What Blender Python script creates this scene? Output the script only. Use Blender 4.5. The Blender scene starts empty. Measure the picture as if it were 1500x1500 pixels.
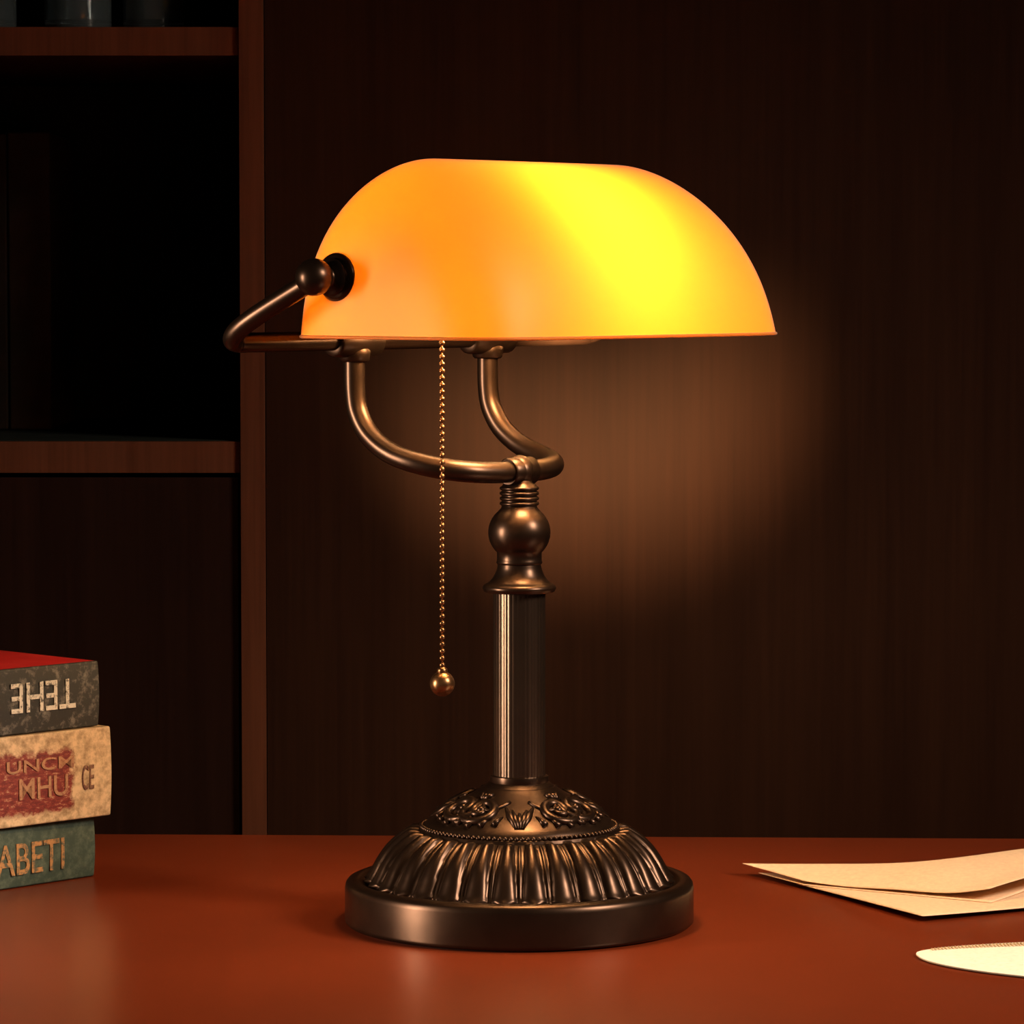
import bpy, bmesh, math, random
from mathutils import Vector, Matrix, noise
random.seed(3)
S=bpy.context.scene
S.view_settings.view_transform='Standard'
S.view_settings.look='None'
TZ=0.75   # desk top height
MM=0.001

# ---------------------------------------------------------------- helpers
def link(o,parent=None):
    S.collection.objects.link(o)
    if parent: o.parent=parent
    return o
def empty(name,loc=(0,0,0),rot=(0,0,0)):
    o=bpy.data.objects.new(name,None); o.location=loc; o.rotation_euler=rot; o.empty_display_size=0.05
    return link(o)
class MB:
    """mesh builder that gathers several pieces into one mesh"""
    def __init__(s): s.v=[]; s.f=[]; s.m=[]
    def add(s,v,f,mi=0):
        n=len(s.v); s.v+= [Vector(a) for a in v]; s.f+=[tuple(i+n for i in q) for q in f]; s.m+=[mi]*len(f)
    def obj(s,name,mats,parent=None,smooth=True,loc=(0,0,0),bevel=0,angle=None):
        if not isinstance(mats,(list,tuple)): mats=[mats]
        me=bpy.data.meshes.new(name); me.from_pydata([tuple(v) for v in s.v],[],s.f); me.update()
        for m in mats: me.materials.append(m)
        for p,mi in zip(me.polygons,s.m): p.material_index=mi
        bm=bmesh.new(); bm.from_mesh(me); bmesh.ops.recalc_face_normals(bm,faces=bm.faces); bm.to_mesh(me); bm.free()
        if smooth:
            for p in me.polygons: p.use_smooth=True
        o=bpy.data.objects.new(name,me); o.location=loc; link(o,parent)
        if bevel:
            b=o.modifiers.new('bevel','BEVEL'); b.width=bevel; b.segments=3; b.limit_method='ANGLE'
        if angle:
            me.set_sharp_from_angle(angle=math.radians(angle))
        return o
def box(x0,x1,y0,y1,z0,z1):
    v=[(x0,y0,z0),(x1,y0,z0),(x1,y1,z0),(x0,y1,z0),(x0,y0,z1),(x1,y0,z1),(x1,y1,z1),(x0,y1,z1)]
    f=[(0,3,2,1),(4,5,6,7),(0,1,5,4),(1,2,6,5),(2,3,7,6),(3,0,4,7)]
    return v,f
def frame_from_axis(ax):
    ax=Vector(ax).normalized(); up=Vector((0,0,1)) if abs(ax.z)<.95 else Vector((1,0,0))
    u=ax.cross(up).normalized(); w=u.cross(ax).normalized()
    return ax,u,w
def lathe(profile,center=(0,0,0),axis=(0,0,1),seg=64,fn=None):
    ax,u,w=frame_from_axis(axis); c=Vector(center); V=[];F=[]
    for i,(r,h) in enumerate(profile):
        for j in range(seg):
            p=2*math.pi*j/seg; rr,hh=(r,h) if fn is None else fn(r,h,p,i)
            V.append(c+ax*hh+(u*math.cos(p)+w*math.sin(p))*rr)
    n=len(profile)
    for i in range(n-1):
        for j in range(seg):
            k=(j+1)%seg
            F.append((i*seg+j,i*seg+k,(i+1)*seg+k,(i+1)*seg+j))
    F.append(tuple(range(seg))); F.append(tuple((n-1)*seg+j for j in range(seg)))
    return V,F
def catmull(pts,n=10):
    P=[Vector(p) for p in pts]; P=[P[0]*2-P[1]]+P+[P[-1]*2-P[-2]]; out=[]
    for i in range(1,len(P)-2):
        a,b,c,d=P[i-1:i+3]
        for k in range(n):
            t=k/n
            out.append(0.5*((2*b)+(c-a)*t+(2*a-5*b+4*c-d)*t*t+(-a+3*b-3*c+d)*t**3))
    out.append(P[-2]); return out
def tube(path,r,seg=20):
    path=[Vector(p) for p in path]; n=len(path); V=[];F=[]
    T=[(path[min(i+1,n-1)]-path[max(i-1,0)]).normalized() for i in range(n)]
    _,u,_w=frame_from_axis(T[0])
    for i in range(n):
        u=(u-T[i]*u.dot(T[i])).normalized(); w=T[i].cross(u)
        rr=r(i/(n-1)) if callable(r) else r
        for j in range(seg):
            p=2*math.pi*j/seg; V.append(path[i]+(u*math.cos(p)+w*math.sin(p))*rr)
    for i in range(n-1):
        for j in range(seg):
            k=(j+1)%seg; F.append((i*seg+j,i*seg+k,(i+1)*seg+k,(i+1)*seg+j))
    F.append(tuple(range(seg))); F.append(tuple((n-1)*seg+j for j in range(seg)))
    return V,F
def ball(c,r,seg=32,rings=16,sz=1.0):
    prof=[(max(r*math.sin(math.pi*i/rings),r*0.01),-r*sz*math.cos(math.pi*i/rings)) for i in range(rings+1)]
    return lathe(prof,c,(0,0,1),seg)
def smoothprof(pts,n=6):
    q=catmull([(a,b,0) for a,b in pts],n); return [(max(p.x,0.0),p.y) for p in q]

# ---------------------------------------------------------------- materials
def newmat(name):
    m=bpy.data.materials.new(name); m.use_nodes=True; nt=m.node_tree
    b=nt.nodes['Principled BSDF']; return m,nt,b
def N(nt,t,**k):
    n=nt.nodes.new(t)
    for a,v in k.items(): setattr(n,a,v)
    return n
def coords(nt,scale,rot=(0,0,0)):
    tc=N(nt,'ShaderNodeTexCoord'); mp=N(nt,'ShaderNodeMapping'); mp.inputs['Scale'].default_value=scale; mp.inputs['Rotation'].default_value=rot
    nt.links.new(tc.outputs['Object'],mp.inputs['Vector']); return mp.outputs['Vector']
def ramp(nt,fac,stops):
    r=N(nt,'ShaderNodeValToRGB'); e=r.color_ramp.elements
    while len(e)<len(stops): e.new(.5)
    for i,(p,c) in enumerate(stops): e[i].position=p; e[i].color=(*c,1)
    nt.links.new(fac,r.inputs['Fac']); return r.outputs['Color']
def noise_n(nt,vec,scale,detail=4,rough=.5):
    n=N(nt,'ShaderNodeTexNoise'); n.inputs['Scale'].default_value=scale; n.inputs['Detail'].default_value=detail; n.inputs['Roughness'].default_value=rough
    nt.links.new(vec,n.inputs['Vector']); return n.outputs['Fac']
def bump(nt,b,h,strength,dist=.001):
    n=N(nt,'ShaderNodeBump'); n.inputs['Strength'].default_value=strength; n.inputs['Distance'].default_value=dist
    nt.links.new(h,n.inputs['Height']); nt.links.new(n.outputs['Normal'],b.inputs['Normal'])
def wood(name,dark,light,scale=(60,60,2.2),rough=.42,spec=.25):
    m,nt,b=newmat(name); v=coords(nt,scale)
    f=noise_n(nt,v,1.0,6,.65); v2=coords(nt,(420,420,9)); f2=noise_n(nt,v2,1.0,2,.5)
    mx=N(nt,'ShaderNodeMath',operation='MULTIPLY_ADD'); nt.links.new(f2,mx.inputs[0]); mx.inputs[1].default_value=.35; 
    ad=N(nt,'ShaderNodeMath',operation='MULTIPLY'); nt.links.new(f,ad.inputs[0]); ad.inputs[1].default_value=.7; nt.links.new(ad.outputs[0],mx.inputs[2])
    c=ramp(nt,mx.outputs[0],[(.36,dark),(.68,light)]); nt.links.new(c,b.inputs['Base Color'])
    b.inputs['Roughness'].default_value=rough; b.inputs['Specular IOR Level'].default_value=spec
    bump(nt,b,mx.outputs[0],.12,.0005); return m
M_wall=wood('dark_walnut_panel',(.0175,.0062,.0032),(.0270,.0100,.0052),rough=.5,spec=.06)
M_case=wood('bookcase_wood',(.070,.021,.010),(.110,.036,.018),(50,50,3),.45,spec=.12)
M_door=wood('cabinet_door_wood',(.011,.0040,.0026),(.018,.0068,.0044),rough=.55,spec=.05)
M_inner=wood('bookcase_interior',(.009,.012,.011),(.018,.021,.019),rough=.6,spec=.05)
def plain(name,col,rough=.5,metal=0,nscale=0,var=.3,spec=.5):
    m,nt,b=newmat(name); b.inputs['Roughness'].default_value=rough; b.inputs['Metallic'].default_value=metal; b.inputs['Specular IOR Level'].default_value=spec
    v=coords(nt,(1,1,1)); f=noise_n(nt,v,nscale or 40,5,.6)
    c=ramp(nt,f,[(.3,tuple(x*(1-var) for x in col)),(.7,tuple(min(1,x*(1+var)) for x in col))]); nt.links.new(c,b.inputs['Base Color'])
    return m,nt,b,f
M_plaster,_,_,_=plain('dark_plaster',(.03,.018,.012),.8,nscale=8,var=.1,spec=.1)
M_floor=wood('floor_boards',(.03,.012,.006),(.07,.03,.015),(4,60,4))
M_desk,nt,b,f=plain('red_leather_desk',(.146,.0225,.0062),.29,nscale=7,var=.10,spec=.40)
f3=noise_n(nt,coords(nt,(1,1,1)),900,3,.6); bump(nt,b,f3,.05,.0004)
M_metal,nt,b,f=plain('dark_bronze',(.048,.027,.018),.31,.9,nscale=60,var=.15)
M_col,nt,b,f=plain('polished_bronze',(.095,.062,.045),.24,.9,nscale=60,var=.1)
M_brass,nt,b,f=plain('aged_brass_chain',(.22,.11,.05),.3,.95,nscale=300,var=.35)
M_black,_,_,_=plain('felt_black',(.01,.01,.01),.9)
M_sock,_,_,_=plain('socket_black',(.02,.015,.012),.4)
# amber cased glass: white inner layer, amber outer layer, transmits light diffusely
def glassmat():
    m=bpy.data.materials.new('amber_cased_glass'); m.use_nodes=True; nt=m.node_tree; nt.nodes.clear()
    out=N(nt,'ShaderNodeOutputMaterial')
    geo=N(nt,'ShaderNodeNewGeometry')
    mixc=N(nt,'ShaderNodeMix',data_type='RGBA'); nt.links.new(geo.outputs['Backfacing'],mixc.inputs['Factor'])
    mixc.inputs['A'].default_value=(.45,.145,.012,1); mixc.inputs['B'].default_value=(.48,.40,.28,1)
    d=N(nt,'ShaderNodeBsdfDiffuse'); nt.links.new(mixc.outputs['Result'],d.inputs['Color'])
    t=N(nt,'ShaderNodeBsdfTranslucent'); 
    f=noise_n(nt,coords(nt,(1,1,1)),14,2,.4)
    c=ramp(nt,f,[(.3,(.27,.073,.0030)),(.7,(.285,.078,.0036))]); nt.links.new(c,t.inputs['Color'])
    a=N(nt,'ShaderNodeAddShader'); nt.links.new(d.outputs[0],a.inputs[0]); nt.links.new(t.outputs[0],a.inputs[1])
    g=N(nt,'ShaderNodeBsdfGlossy'); g.inputs['Roughness'].default_value=.5
    fr=N(nt,'ShaderNodeFresnel'); fr.inputs['IOR'].default_value=1.32
    mx=N(nt,'ShaderNodeMixShader'); nt.links.new(fr.outputs[0],mx.inputs[0]); nt.links.new(a.outputs[0],mx.inputs[1]); nt.links.new(g.outputs[0],mx.inputs[2])
    nt.links.new(mx.outputs[0],out.inputs['Surface']); return m
M_glass=glassmat()
def emis(name,col,s):
    m=bpy.data.materials.new(name); m.use_nodes=True; nt=m.node_tree; nt.nodes.clear()
    out=N(nt,'ShaderNodeOutputMaterial'); e=N(nt,'ShaderNodeEmission'); e.inputs[0].default_value=(*col,1); e.inputs[1].default_value=s
    nt.links.new(e.outputs[0],out.inputs[0]); return m
M_bulb=emis('glowing_bulb',(1,.62,.28),125)

# ---------------------------------------------------------------- room
def room(name,b,mat):
    m=MB(); m.add(*box(*b)); return m.obj(name,mat,smooth=False)
CX0,CX1=-.176,-.160     # bookcase right upright
room('floor',(-2.2,2.2,-2.6,1.0,-.05,0),M_floor)
room('ceiling',(-2.2,2.2,-2.6,1.0,2.6,2.65),M_plaster)
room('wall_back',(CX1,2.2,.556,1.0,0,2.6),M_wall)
room('wall_left',(-2.25,-2.2,-2.6,1.0,0,2.6),M_plaster)
room('wall_right',(2.2,2.25,-2.6,1.0,0,2.6),M_plaster)
# bookcase
case=empty('bookcase')
m=MB(); BY=.55
m.add(*box(CX0,CX1-.0005,BY,.95,0.0,2.3))
m.add(*box(-1.3,-1.28,BY,.95,0,2.3))
for z0,z1 in ((.457,.475),(.193,.213),(.86,.878),(1.2,1.22)):
    m.add(*box(-1.28,CX0,BY+.004,.93,TZ+z0,TZ+z1))
m.add(*box(-1.28,CX0,BY+.01,.93,2.28,2.3))
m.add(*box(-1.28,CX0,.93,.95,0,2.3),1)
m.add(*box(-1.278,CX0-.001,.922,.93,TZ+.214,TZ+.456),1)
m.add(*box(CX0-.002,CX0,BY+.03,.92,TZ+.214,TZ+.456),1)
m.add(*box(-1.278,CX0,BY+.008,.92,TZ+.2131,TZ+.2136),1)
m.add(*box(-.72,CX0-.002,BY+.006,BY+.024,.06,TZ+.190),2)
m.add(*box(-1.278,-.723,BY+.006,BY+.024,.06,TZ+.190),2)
m.obj('carcass',[M_case,M_inner,M_door],case,smooth=False,bevel=.0008)
m=MB(); x=-.75
while x<-.335:
    w=random.uniform(.018,.034); h=random.uniform(.17,.205)
    m.add(*box(x,x+w-.001,.72,.86,TZ+.2137,TZ+.213+h)); x+=w
M_dimbook,_,_,_=plain('dim_book_cloth',(.030,.024,.020),.7,nscale=30,spec=.05)
m.obj('shelved_books',M_dimbook,case,smooth=False,bevel=.0015)
mg,nt,b=newmat('jar_glass'); b.inputs['Base Color'].default_value=(.45,.55,.6,1); b.inputs['Roughness'].default_value=.08; b.inputs['Transmission Weight'].default_value=.9
for i,(jx,jr) in enumerate(((-.285,.022),(-.236,.02),(-.345,.02))):
    m=MB(); m.add(*lathe([(jr*.5,0),(jr*.96,.001),(jr,.004),(jr,.07),(jr*.8,.085),(jr*.6,.09),(jr*.6,.1),(jr*.5,.1),(jr*.5,.09),(jr*.75,.08),(jr*.9,.068),(jr*.9,.008),(jr*.4,.006)],(0,0,0),(0,0,1),40))
    m.obj('glass_jar',mg,loc=(jx,.62,TZ+.4752),angle=40)

# ---------------------------------------------------------------- desk
desk=empty('desk',(0,0,0),(0,0,math.radians(-1.9)))
m=MB(); m.add(*box(-.85,.85,-.50,.29,TZ-.03,TZ)); m.obj('desk_top',M_desk,desk,bevel=.003,smooth=False)
m=MB()
for lx in (-.78,.72):
    for ly in (-.44,.17):
        m.add(*box(lx,lx+.06,ly,ly+.06,0,TZ-.03))
m.add(*box(-.76,.76,-.42,-.40,TZ-.11,TZ-.03)); m.add(*box(-.76,.76,.19,.21,TZ-.11,TZ-.03))
m.obj('desk_legs',M_case,desk,smooth=False,bevel=.002)

# ---------------------------------------------------------------- lamp
lamp=empty('bankers_lamp',(0,0,TZ))
th=math.radians(50); B=Vector((math.cos(th),math.sin(th),0)); F=Vector((math.sin(th),-math.cos(th),0)); Z=Vector((0,0,1))
def L(t,s,z): return (B*t+F*s+Z*z)*MM
def mmp(p): return [(a*MM,b_*MM) for a,b_ in p]
m=MB()
m.add(*lathe(mmp([(2,0),(82,0),(82.5,.8)]),(0,0,0),(0,0,1),96)); m.obj('felt_pad',M_black,lamp)
m=MB()
prof=[(60,.8),(85,.8),(86,1.8),(86,3)]+[(86,18)]+[(85.6,20.2),(84.5,21.6),(82.5,22.4),(80,22.5),(78.6,21.8),(77.6,20.5),(76,19.8),(70,19.6),(60,19.6)]
m.add(*lathe(mmp(prof),(0,0,0),(0,0,1),160)); m.obj('base_plate',M_metal,lamp,angle=50)
# gadrooned dome
dome=[(76,20),(75,21.2),(73.5,23),(71.5,26.5),(69,31),(65.5,36),(61,40.5),(56,44.2),(51.5,46.5),(48.5,47.6)]
dp=catmull([(a,b_,0) for a,b_ in dome],8); nd=len(dp); NG=32
def domefn(r,h,p,i):
    v=i/(nd-1); u=(p*NG/(2*math.pi))%1.0; d=abs(u-.5)*2
    wv=.84*min(1,math.sqrt(max(0,(v-.03)/.16))) if v<.2 else .84-.55*(v-.2)
    t=0.0
    if .03<v<.97 and d<wv: t=math.sqrt(max(0,1-(d/wv)**2))
    rid=max(0,1-abs(d-1)/.12)*.7 if .10<v<.93 else 0
    end=min(1,max(0,(.98-v)/.15))
    amp=(3.6*t*end+1.6*rid*end-1.6*(.03<v<.97))*MM
    return r+amp*(.75-.35*v),h+amp*(.45+.4*v)
m=MB(); m.add(*lathe([(q.x*MM,q.y*MM) for q in dp],(0,0,0),(0,0,1),NG*20,domefn)); m.obj('gadrooned_dome',M_metal,lamp)
m=MB()
for k in range(110):
    a=2*math.pi*k/110; m.add(*ball(Vector((math.cos(a)*48*MM,math.sin(a)*48*MM,48.3*MM)),1.25*MM,8,6))
m.obj('bead_ring',M_metal,lamp)
# upper ornament cone
up=[(48,47.3),(47,48.8),(45.8,50.5),(43.5,52.6),(38,56.3),(31,60.2),(25,63.4),(20.5,66),(17.5,68)]
uprof=smoothprof(up,6)
m=MB(); m.add(*lathe(mmp(uprof),(0,0,0),(0,0,1),128))
def cone_pt(a,r):
    for (r0,h0),(r1,h1) in zip(uprof,uprof[1:]):
        if r1<=r<=r0:
            k=(r0-r)/(r0-r1+1e-9); h=h0+(h1-h0)*k; break
    else: h=uprof[0][1] if r>40 else uprof[-1][1]
    return Vector((math.cos(a)*r,math.sin(a)*r,h+.35))*MM
def scroll(a0,r0,mir):
    pts=[]
    for k in range(60):
        t=k/59; ang=t*2*math.pi*1.6; rad=1.6+8.4*t
        pts.append((math.cos(ang)*rad*1.05,math.sin(ang)*rad*.95))
    lx,ly=pts[-1]
    for k in range(1,14): 
        t=k/13; pts.append((lx-1+t*-17+math.sin(t*3)*1.5, ly-1.5*t+6*math.sin(t*math.pi)))
    out=[]
    for x,y in pts:
        r=min(45.5,max(20.5,r0+y)); out.append(cone_pt(a0+mir*x/33,r))
    return out
for k in range(4):
    ac=-math.pi/2+k*math.pi/2
    for mir in (-1,1):
        m.add(*tube(scroll(ac+mir*.60,33,-mir),lambda t:(.9+1.5*math.sin(min(1,t*1.1)*math.pi)**.7)*MM,10))
        m.add(*ball(cone_pt(ac+mir*.60,33),2.3*MM,14,8))
        for q in range(5):
            aa=ac+mir*(.30+.16*q); r1=44-1.0*abs(q-2); 
            m.add(*tube([cone_pt(aa,r1),cone_pt(aa-mir*.03,r1-3),cone_pt(aa-mir*.08,r1-5.5)],lambda t:(1.5*(1-t)+.4)*MM,8))
    for q in range(-2,3):
        m.add(*tube([cone_pt(ac+q*.02,43.5),cone_pt(ac+q*.06,38.5-abs(q)),cone_pt(ac+q*.11,34-1.9*abs(q))],lambda t:(.7+1.2*math.sin(t*math.pi))*MM,8))
    aq=ac+math.pi/4
    for q in (-1,0,1):
        m.add(*tube([cone_pt(aq+q*.02,25),cone_pt(aq+q*.09,23),cone_pt(aq+q*.16,21)],lambda t:(.8+1.0*math.sin(t*math.pi))*MM,8))
m.obj('scroll_collar',M_metal,lamp)
# collar + column
m=MB(); m.add(*lathe(mmp([(10,66),(16.5,66.5),(17.2,68),(15.5,69.4),(14.2,70),(14.4,71.5),(14.2,73),(12.5,73.6),(5,73.6)]),(0,0,0),(0,0,1),64)); m.obj('column_foot',M_metal,lamp,angle=60)
def flute(r,h,p,i): return (r+(.13*MM)*(abs(math.cos(p*17))-1) if r>.01 else r,h)
m=MB(); m.add(*lathe(mmp([(12.9,72),(12.9,164)]),(0,0,0),(0,0,1),34*16,flute)); m.obj('reeded_column',M_col,lamp,angle=80)
knob=[(6,163.5),(16,163.6),(17.6,164.6),(18,166),(17.2,167.4),(15,168.6),(12.8,171),(11.2,174.5),(10.6,177.3)]
p1=smoothprof(knob,4)
p2=[(11,177.5),(11.4,178.4),(11,179.3)]
p3=[(15.3*math.cos(a),193+14.2*math.sin(a)) for a in [math.radians(d) for d in range(-44,52,6)]]
p4=[(9.0,205),(8.7,206)]
for k in range(4):
    z=206+k*2.5; p4+=[(8.6,z+.1),(9.5,z+.6),(9.7,z+1.2),(9.5,z+1.8),(8.6,z+2.3)]
p4+=[(8.2,216.5),(6.5,217.5),(6,220),(4,220)]
m=MB(); m.add(*lathe(mmp(p1+p2+p3+p4),(0,0,0),(0,0,1),72)); m.obj('column_finial',M_metal,lamp,angle=60)
m=MB(); m.add(*ball(Vector((0,0,223*MM)),7.6*MM,32,16,1.05))
m.add(*lathe(mmp([(3,-9),(6.2,-9),(7,-8),(7,8),(6.2,9),(3,9)]),L(0,0,223),tuple(B),32)); m.obj('arm_clamp',M_metal,lamp,angle=50)
# U arm
ZB=287
half=[(50.5,-63.3,ZB),(50.5,-63.3,275),(50.5,-63,262),(50.5,-61,252),(50.5,-55,242.5),(50.3,-46,235.5),(49.5,-36,231),(47,-24,227.8),(41,-12.5,225.3),(31,-5,223.8),(17,-1,223),(6,0,223)]
path=[L(-t,s,z) for t,s,z in half]+[L(t,s,z) for t,s,z in reversed(half)]
m=MB(); m.add(*tube(catmull(path,8),5.3*MM,24)); m.obj('u_arm',M_metal,lamp)
m=MB()
for sg in (-1,1):
    c=L(sg*50.5,-63.3,ZB)
    m.add(*lathe(mmp([(4,-15.5),(7,-15.5),(8,-14.5),(8.8,0),(8,14.5),(7,15.5),(4,15.5)]),c,tuple(B),32))
    m.add(*lathe(mmp([(4,-10.5),(6.6,-10.5),(7.6,-9.5),(8.2,-5),(5,3)]),c,(0,0,1),32))
m.obj('bar_sleeves',M_metal,lamp,angle=50)
# yoke bar
LB=134; KS=-12; KZ=318; LC=139
yk=[(-LB,KS,KZ-1),(-LB-1,KS-10,KZ-6),(-LC+1,-43,301),(-LC,-55,294),(-LC+1.5,-61,289.5),(-LC+7,-64.3,ZB+.3),(-LC+18,-63.5,ZB),(-60,-63.3,ZB)]
path=[L(*p) for p in yk]+[L(-p[0],p[1],p[2]) for p in reversed(yk)]
m=MB(); m.add(*tube(catmull(path,8),4.8*MM,24)); m.obj('yoke_bar',M_metal,lamp)
for sg,nm in ((-1,'knob_near'),(1,'knob_far')):
    m=MB(); c=L(sg*LB,KS,KZ); m.add(*ball(c,8.8*MM,36,18))
    pr=[(3,4),(5.2,6),(4.6,8.2),(5.2,9.2),(8,9.6),(9.2,10.8),(8.8,12),(7.4,12.6),(9.6,13.2),(11.2,14.4),(11.5,15.6),(11,16.8),(8,17.6),(3,19)]
    m.add(*lathe(mmp(pr),c,tuple(B*(-sg)),48)); m.obj(nm,M_metal,lamp,angle=60)
# shade
A=120; SF=82.5; SB=57; S0=5; Z0=290.0; H=84.0
NU=240; NV=64; V=[];Fc=[]
def shade_pt(j,h):
    q=math.sqrt(max(0,1-h*h)); n=5.5-2.7*h
    qe=max(0,1-h**3)**.43; qb=max(0,1-h**2.5)**.48; qf=max(0,1-h**2.15)**.5
    a=A-53+53*(.97*qe+.03*(1-h)); sf=SF*(.86*qf+.14*(1-h)); sb=SB*qb
    p=2*math.pi*j/NU; c,s_=math.cos(p),math.sin(p)
    t=a*math.copysign(abs(c)**(2/n),c); w=(sf if s_>0 else sb); s=w*math.copysign(abs(s_)**(2/n),s_)
    return L(t,S0+s,Z0+H*h)
for i in range(NV+1):
    h=math.sin(math.pi/2*i/NV); 
    if i==NV: h=.99998
    for j in range(NU): V.append(shade_pt(j,h))
for i in range(NV):
    for j in range(NU):
        k=(j+1)%NU; Fc.append((i*NU+j,i*NU+k,(i+1)*NU+k,(i+1)*NU+j))
for j in range(NU//2):
    a_=NV*NU+j; b_=NV*NU+(j+1); c_=NV*NU+(NU-1-j); d_=NV*NU+((NU-j)%NU)
    if len({a_,b_,c_,d_})==4: Fc.append((a_,b_,c_,d_))
    elif len({a_,b_,c_,d_})==3: Fc.append(tuple(dict.fromkeys((a_,b_,c_,d_))))
me=bpy.data.meshes.new('glass_shade'); me.from_pydata([tuple(v) for v in V],[],Fc)
me.materials.append(M_glass)
bm=bmesh.new(); bm.from_mesh(me); bmesh.ops.remove_doubles(bm,verts=bm.verts,dist=1e-6)
bmesh.ops.recalc_face_normals(bm,faces=bm.faces)
bm.faces.ensure_lookup_table()
tst=max(bm.faces,key=lambda f:f.calc_center_median().z)
if tst.normal.z<0: bmesh.ops.reverse_faces(bm,faces=bm.faces)
bm.to_mesh(me); bm.free()
for p in me.polygons: p.use_smooth=True
o=bpy.data.objects.new('glass_shade',me); link(o,lamp)
rim=[shade_pt(j,0) for j in range(NU)]; rim.append(rim[0].copy())
m=MB(); m.add(*tube(rim,.8*MM,8)); m.obj('shade_rim',M_glass,lamp)
# socket, bulb, bracket
SS,SZ=24,323
m=MB(); m.add(*lathe(mmp([(3,-12),(9,-12),(11,-9),(12,0),(12,10),(12.5,12),(12.5,22),(10,24),(4,24)]),L(-64,SS,SZ),tuple(B),40))
m.add(*tube(catmull([L(-62,SS,SZ),L(-63,-18,314),L(-63,-50,300),L(-63,-63,ZB)],6),3.2*MM,14))
m.obj('lamp_socket',M_sock,lamp,angle=50)
bp=[(9,-21),(10,-12),(14,-4),(18,5),(20.5,13),(21.5,22),(20.5,31),(16.5,38),(10,42.5),(1,44)]
m=MB(); m.add(*lathe(mmp(bp),L(-17,SS,SZ),tuple(B),24)); m.obj('light_bulb',M_bulb,lamp)
# pull chain
m=MB(); ct,cs=-60,2; z=300
m.add(*tube([L(ct,cs,304),L(ct,cs,131)],.45*MM,8))
while z>131:
    m.add(*ball(L(ct,cs,z),1.4*MM,12,8)); z-=3.35
m.obj('pull_chain',M_brass,lamp)
m=MB(); m.add(*ball(L(ct,cs,123.5),6*MM,36,18))
m.add(*lathe(mmp([(1,4.5),(2.6,5.5),(2.4,7.2),(1.2,8.2)]),L(ct,cs,123.5),(0,0,1),20)); m.obj('pull_ball',M_brass,lamp)

# ---------------------------------------------------------------- books
def text_mesh(name,txt,w,h,mat,parent,x,z,flip=False,y=-.0004,ext=.0002):
    cu=bpy.data.curves.new(name,'FONT'); cu.body=txt; cu.extrude=.02; cu.offset=.01
    o=bpy.data.objects.new(name+'_c',cu); S.collection.objects.link(o); bpy.context.view_layer.update()
    me=bpy.data.meshes.new_from_object(o.evaluated_get(bpy.context.evaluated_depsgraph_get()))
    bpy.data.objects.remove(o)
    xs=[v.co.x for v in me.vertices]; ys=[v.co.y for v in me.vertices]
    x0,x1,y0,y1=min(xs),max(xs),min(ys),max(ys)
    for v in me.vertices:
        a=(v.co.x-x0)/(x1-x0)-.5; b_=(v.co.y-y0)/(y1-y0)-.5
        if flip: a,b_=-a,-b_
        v.co=Vector((x+a*w,y-(v.co.z/.02)*ext,z+b_*h))
    me.materials.clear(); me.materials.append(mat)
    o=bpy.data.objects.new(name,me); link(o,parent); return o
M_page,_,_,_=plain('book_pages',(.45,.33,.2),.8,nscale=200)
def worn(name,c0,c1,scale=120,rough=.6,thr=(.45,.62)):
    m,nt,b=newmat(name); f=noise_n(nt,coords(nt,(1,1,1)),scale,8,.75)
    nt.links.new(ramp(nt,f,[(thr[0],c0),(thr[1],c1)]),b.inputs['Base Color']); b.inputs['Roughness'].default_value=rough
    bump(nt,b,f,.3,.0006); return m
M_grey=worn('worn_grey_spine',(.036,.036,.034),(.26,.24,.21),150,thr=(.51,.70))
M_red=worn('red_cover',(.62,.020,.020),(.72,.04,.035),40,.4)
M_green=worn('green_cloth',(.030,.050,.036),(.09,.115,.08),150,.75,thr=(.46,.68))
M_cream=worn('cream_cover',(.50,.36,.21),(.62,.46,.29),90)
M_white=worn('worn_white_ink',(.78,.74,.66),(.10,.095,.085),420,thr=(.50,.60))
M_gold=worn('faded_gold_ink',(.42,.20,.07),(.08,.08,.05),420,thr=(.46,.58))
M_dk=worn('dark_ink',(.10,.03,.02),(.3,.16,.1),400)
M_coll,nt,b=newmat('collage_spine')
tc=N(nt,'ShaderNodeTexCoord'); sp=N(nt,'ShaderNodeSeparateXYZ'); nt.links.new(tc.outputs['Object'],sp.inputs[0])
nz=noise_n(nt,coords(nt,(1,1,1)),150,6,.7)
def edge(sock,lo,hi,nsc):
    mr=N(nt,'ShaderNodeMath',operation='MULTIPLY_ADD'); nt.links.new(nz,mr.inputs[0]); mr.inputs[1].default_value=nsc; nt.links.new(sock,mr.inputs[2])
    a=N(nt,'ShaderNodeMapRange'); a.inputs['From Min'].default_value=lo; a.inputs['From Max'].default_value=hi; nt.links.new(mr.outputs[0],a.inputs['Value']); return a.outputs[0]
def mul(a,b_):
    k=N(nt,'ShaderNodeMath',operation='MULTIPLY'); nt.links.new(a,k.inputs[0]); nt.links.new(b_,k.inputs[1]); return k.outputs[0]
mask=mul(mul(edge(sp.outputs['X'],-.018,-.021,.014),edge(sp.outputs['Z'],.011,.013,.012)),edge(sp.outputs['Z'],.045,.042,.012))
cream=ramp(nt,nz,[(.35,(.30,.19,.10)),(.6,(.72,.52,.32))]); n2=noise_n(nt,coords(nt,(1,1,2.5)),220,5,.8)
redc=ramp(nt,n2,[(.42,(.13,.014,.012)),(.56,(.24,.035,.025)),(.66,(.48,.30,.18))])
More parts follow.
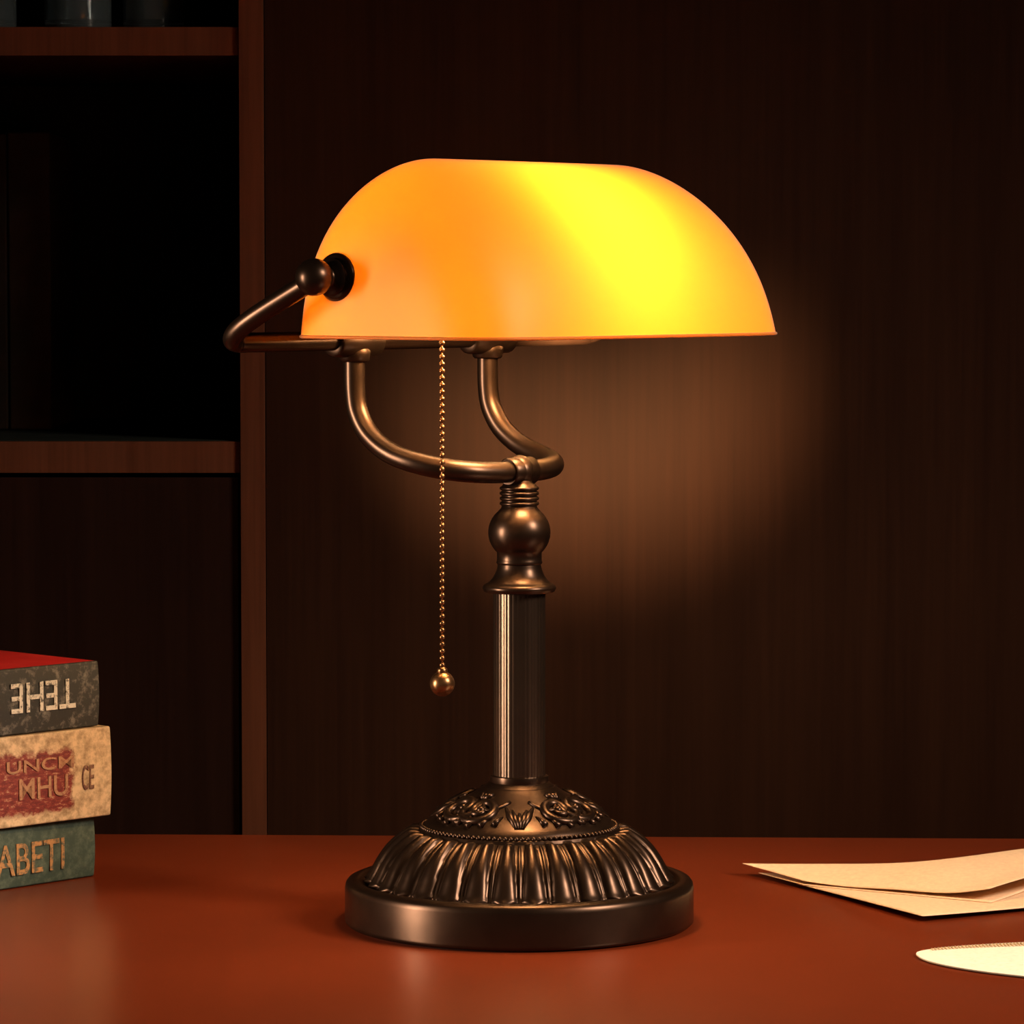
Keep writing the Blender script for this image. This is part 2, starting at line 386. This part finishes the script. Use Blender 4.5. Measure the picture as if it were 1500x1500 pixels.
mx=N(nt,'ShaderNodeMix',data_type='RGBA'); nt.links.new(mask,mx.inputs['Factor']); nt.links.new(cream,mx.inputs['A']); nt.links.new(redc,mx.inputs['B'])
nt.links.new(mx.outputs['Result'],b.inputs['Base Color']); b.inputs['Roughness'].default_value=.6
M_coll_ink=worn('faded_cream_ink',(.42,.22,.12),(.2,.03,.02),500,thr=(.5,.66))
def book(loc,yaw,th_,ln,dp_,mc,ms):
    e=empty('book',loc,(0,0,math.radians(yaw)))
    m=MB(); r=.0022; bt=.0025
    sec=[]; n=10
    for k in range(n+1):
        z=th_*k/n; bul=.0022*(1-(2*k/n-1)**2)
        sec.append((-bul*0.6,z))
    V=[];Fx=[]
    for xx in (-ln,0):
        for (y,z) in sec: V.append((xx,y,z))
        for (y,z) in sec: V.append((xx,y+.003,z))
    K=len(sec)
    for k in range(K-1):
        Fx.append((k,k+1,2*K+k+1,2*K+k)); Fx.append((K+k,K+k+1,3*K+k+1,3*K+k))
        Fx.append((k,k+1,K+k+1,K+k)); Fx.append((2*K+k,2*K+k+1,3*K+k+1,3*K+k))
    Fx.append((0,K,3*K,2*K)); Fx.append((K-1,2*K-1,4*K-1,3*K-1))
    m.add(V,Fx,1)
    m.add(*box(-ln,0,.0005,dp_,0,bt),0); m.add(*box(-ln,0,.0005,dp_,th_-bt,th_),0)
    m.obj('book_cover',[mc,ms],e,smooth=False,bevel=.0009)
    m=MB(); m.add(*box(-ln+.003,-.003,.003,dp_-.003,bt,th_-bt)); m.obj('book_pages',M_page,e,smooth=False)
    return e
b3=book((-.2255,.143,TZ+.0003),47,.0320,.20,.135,M_green,M_green)
text_mesh('title',"ABETI",.046,.0165,M_gold,b3,-.045,.0150,y=-.0016)
b2=book((-.2165,.143,TZ+.0328),45,.0475,.19,.13,M_cream,M_coll)
text_mesh('title_a',"MHU",.032,.0110,M_coll_ink,b2,-.046,.0195,y=-.0016)
text_mesh('title_b',"UNCM",.044,.0065,M_coll_ink,b2,-.048,.0315,y=-.0016)
text_mesh('title_c',"CE",.008,.013,M_dk,b2,-.0165,.022,y=-.0016)
b1=book((-.2225,.141,TZ+.0808),46,.0345,.195,.13,M_red,M_grey)
text_mesh('title',"TEHE",.043,.0155,M_white,b1,-.0385,.0190,True,y=-.0018)
text_mesh('title_b',"AX",.022,.0155,M_white,b1,-.079,.0190,True,y=-.0018)

# ---------------------------------------------------------------- coffee filters
def papermat(name,c):
    m,nt,b,f=plain(name,c,.8,nscale=350,var=.10,spec=.2); bump(nt,b,f,.25,.0004); return m
M_kraft=papermat('kraft_paper',(.76,.53,.35)); M_pale=papermat('pale_paper',(.90,.79,.68))
def patch(fn,nu=40,nv=24):
    V=[];Fx=[]
    for i in range(nu+1):
        for j in range(nv+1): V.append(fn(i/nu,j/nv))
    for i in range(nu):
        for j in range(nv):
            a=i*(nv+1)+j; Fx.append((a,a+1,a+nv+2,a+nv+1))
    return V,Fx
def quadfn(P00,P10,P11,P01,zf,bul=0,wav=0):
    P=[Vector(p) for p in (P00,P10,P11,P01)]
    def fn(u,v):
        p=P[0]*(1-u)*(1-v)+P[1]*u*(1-v)+P[2]*u*v+P[3]*(1-u)*v
        p.z+=zf(u,v); p.x+=bul*u*u*math.sin(v*math.pi); p.y-=wav*math.sin(u*math.pi)*(1-v); return p
    return fn
def solid(o,t=.0003):
    s=o.modifiers.new('thick','SOLIDIFY'); s.thickness=t; s.offset=0
# folded cone filter: upper leaf bowed open above the lower leaf, edges curling up off the desk
m=MB()
m.add(*patch(quadfn((.119,.146,.0065),(.292,.172,.0120),(.238,.046,.0085),(.148,.100,.0045),lambda u,v:.0060*math.sin(u*2.2)*math.sin(v*3.1)**.8-.003*math.sin(u*3.1)*v-.0025*math.sin(u*3.1)*(1-v)+.0012*math.sin(u*9+v*4)*u,.024,.012)))
m.add(*patch(quadfn((.127,.136,.0030),(.290,.164,.0030),(.238,.042,.0028),(.148,.098,.0026),lambda u,v:0,.008,.012)))
o=m.obj('coffee_filter',M_kraft,loc=(0,0,TZ)); solid(o)
m=MB()
m.add(*patch(quadfn((.145,.106,.0020),(.36,.134,.0012),(.36,.090,.0050),(.199,-.002,.0034),lambda u,v:-.0018*math.sin(u*3.1)*v)))
o=m.obj('coffee_filter',M_kraft,loc=(0,0,TZ)); solid(o)
def lens(u,v,dz=0):
    x=.186+u*.17; w=(max(0,math.sin(min(1,u*1.05)*math.pi*.52))**.5); top=-.093+.042*w; bot=-.095-.085*w
    y=bot+(top-bot)*v; return Vector((x,y,.0012+dz+.003*w*math.sin(v*math.pi)))
m=MB(); m.add(*patch(lambda u,v:lens(u*u*.6+u*.4,v),80,24)); m.add(*patch(lambda u,v:Vector((lens(u*u*.6+u*.4,v).x,lens(u*u*.6+u*.4,v).y,.0006)),80,4))
for k in range(90):
    u=.05+k*.010
    a=lens(u,.965)+Vector((0,0,.0002)); c=lens(u,.82)+Vector((0,0,.0002)); m.add(*tube([a,c],.00045,6),1)
M_crimp=papermat('paper_crimp',(.50,.37,.25))
o=m.obj('coffee_filter',[M_pale,M_crimp],loc=(0,0,TZ))

# ---------------------------------------------------------------- lights
def area(name,loc,target,size,power,col,spread=180):
    l=bpy.data.lights.new(name,'AREA'); l.shape='RECTANGLE'; l.size=size[0]; l.size_y=size[1]; l.energy=power; l.color=col; l.spread=math.radians(spread)
    o=bpy.data.objects.new(name,l); o.location=loc; d=Vector(target)-Vector(loc); o.rotation_euler=d.to_track_quat('-Z','Y').to_euler(); link(o); return o
area('softbox_right',(1.25,-.75,1.75),(0,-.03,.75),(.40,.5),4.4,(1,.80,.60),55)
area('softbox_left',(-.95,-.36,.97),(0,0,.87),(.12,.42),1.6,(1,.76,.54),55)
# extra spot added inside the shade, aimed at the wall to make its glow
sl=bpy.data.lights.new('added_wall_glow','SPOT'); sl.energy=60; sl.color=(1,.54,.22); sl.shadow_soft_size=.016; sl.spot_size=math.radians(36); sl.spot_blend=1
so=bpy.data.objects.new('added_wall_glow',sl); so.location=Vector((0,0,TZ))+L(40,0,292); d=Vector((.045,.556,TZ+.262))-so.location; so.rotation_euler=d.to_track_quat('-Z','Y').to_euler(); link(so)
w=bpy.data.worlds.new('World'); S.world=w; w.use_nodes=True
w.node_tree.nodes['Background'].inputs[0].default_value=(.9,.6,.45,1); w.node_tree.nodes['Background'].inputs[1].default_value=.03

# ---------------------------------------------------------------- camera
cam=bpy.data.cameras.new('camera'); cam.lens=133.6; cam.sensor_width=36; cam.clip_start=.05
co=bpy.data.objects.new('camera',cam); co.location=(-.0036,-1.86,TZ+.320); co.rotation_euler=(math.radians(90-3.60),0,0); link(co)
S.camera=co
